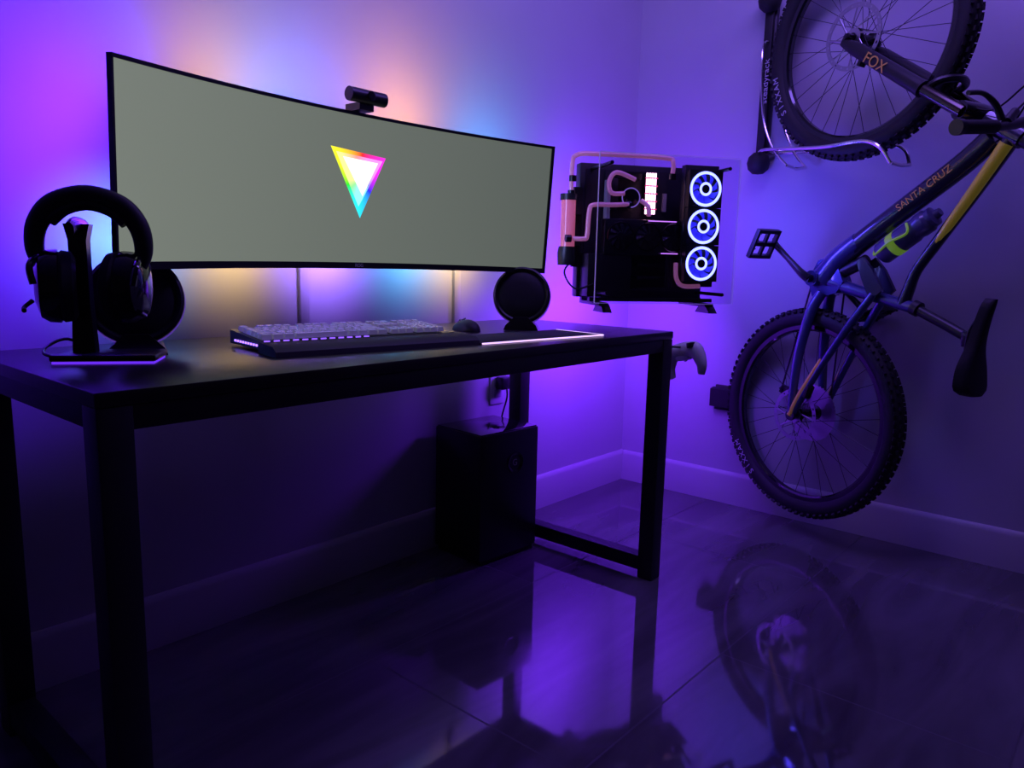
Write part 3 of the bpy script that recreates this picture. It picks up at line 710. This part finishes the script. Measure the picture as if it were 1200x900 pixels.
tube('cradle_cross',[bw(.840,.045,.200),bw(.835,0,.205),bw(.840,-.045,.200)],.006,M_chrome,rk,seg=10)
tube('lower_cross',[bw(.84,.048,-.20),bw(.832,0,-.20),bw(.84,-.048,-.20)],.006,M_chrome,rk,seg=10)
rb=empty('rear_tire_bumper',(XW,1.285,.425))
box('wall_plate',(.012,.07,.10),(-.006,0,0),M_black,rb,bevel=.003)
prism('fork_cup',[(-.035,-.035),(-.01,-.04),(-.01,.04),(-.035,.035)],-.045,.045,M_rub,rb,bevel=.004)

# ------------------------------------------------------------ lights
P=(.17,.02,1.0); 
def strip(nm,x,z,col,pw,dirn,y=1.56,size=.10,spread=None): return light(nm,'AREA',(x,y,z),col,pw,dirn,size,.03,spread)
OR=(1,.42,.12); LB=(.16,.15,1); CY=(.06,.42,1); YL=(1,.66,.25)
up=(0,.5,.85); dn=(0,1,-.12); S2=radians(100); S1=radians(150)
strip('led_top_1',.68,1.24,(.085,.010,1),3.2,(-.7,.5,.6))
strip('led_top_2',.93,1.25,OR,.62,up,size=.05,spread=S1)
strip('led_top_2b',1.06,1.25,(.05,.4,.8),.45,up,size=.05,spread=S1)
strip('led_top_3',1.20,1.25,LB,1.0,up,spread=S1)
strip('led_top_4',1.50,1.25,OR,1.0,up,spread=S1)
strip('led_top_5',1.84,1.22,CY,.9,up)
strip('led_bot_1',.72,.98,(.12,.4,1),.40,dn,spread=S2)
strip('led_bot_2',.97,.98,YL,.30,dn,spread=S2)
strip('led_bot_3',1.24,.98,(.3,.15,1),1.0,dn,spread=S2)
strip('led_bot_4',1.53,.98,(.1,.5,1),.40,dn,spread=S2)
strip('led_bot_5',1.72,.98,YL,.35,dn,spread=S2)
light('led_left','AREA',(.66,1.52,1.10),(.10,.010,1),4.5,(-.9,.5,.05),.04,.25)
light('led_right','AREA',(1.84,1.50,1.10),(.3,.35,1),.5,(.8,.6,0),.04,.25)
light('pc_back_led','AREA',tuple(pm@V((0,.26,.05))),P,4.0,tuple(pm.to_3x3()@V((0,1,.1))),.35,.35)
light('pc_back_led_low','AREA',tuple(pm@V((0,.22,-.25))),P,9,(.2,.8,-.5),.35,.05)
light('pc_back_led_side','AREA',tuple(pm@V((-.24,.21,0))),(.9,.9,.2),.25,tuple(pm.to_3x3()@V((-1,1,0))),.04,.2)
light('fan_spill_fill','AREA',tuple(pm@V((.215,.11,.02))),(.09,.06,1),2.4,tuple(pm.to_3x3()@V((1,.0,-.1))),.34,.03).rotation_euler.rotate_axis('Z',pi/2)  # hidden lamp added to carry the fan glow onto bike and wall
light('high_purple_fill','AREA',(1.9,.7,2.55),(.27,.14,1),20,(.25,.3,-1),1.6,.3)  # unseen fill lamp added overhead for the purple wash

w=bpy.data.worlds.new('world'); bpy.context.scene.world=w; w.use_nodes=True
w.node_tree.nodes['Background'].inputs[0].default_value=(.30,.22,.6,1); w.node_tree.nodes['Background'].inputs[1].default_value=.022

# ------------------------------------------------------------ camera
yaw,pitch,roll=.7093,.1589,.0231
f=V((cos(yaw)*cos(pitch),sin(yaw)*cos(pitch),-sin(pitch)))
r0=V((sin(yaw),-cos(yaw),0)); u0=r0.cross(f)
r=r0*cos(roll)+u0*sin(roll); u=r.cross(f)
cd=bpy.data.cameras.new('camera'); cd.sensor_width=36; cd.sensor_fit='HORIZONTAL'; cd.lens=883.92/1200*36; cd.clip_start=.02
cam=bpy.data.objects.new('camera',cd); COL.objects.link(cam); cam.matrix_world=basis(r,u,-f,(0,0,.9329))
sc=bpy.context.scene; sc.camera=cam
sc.view_settings.view_transform='Standard'
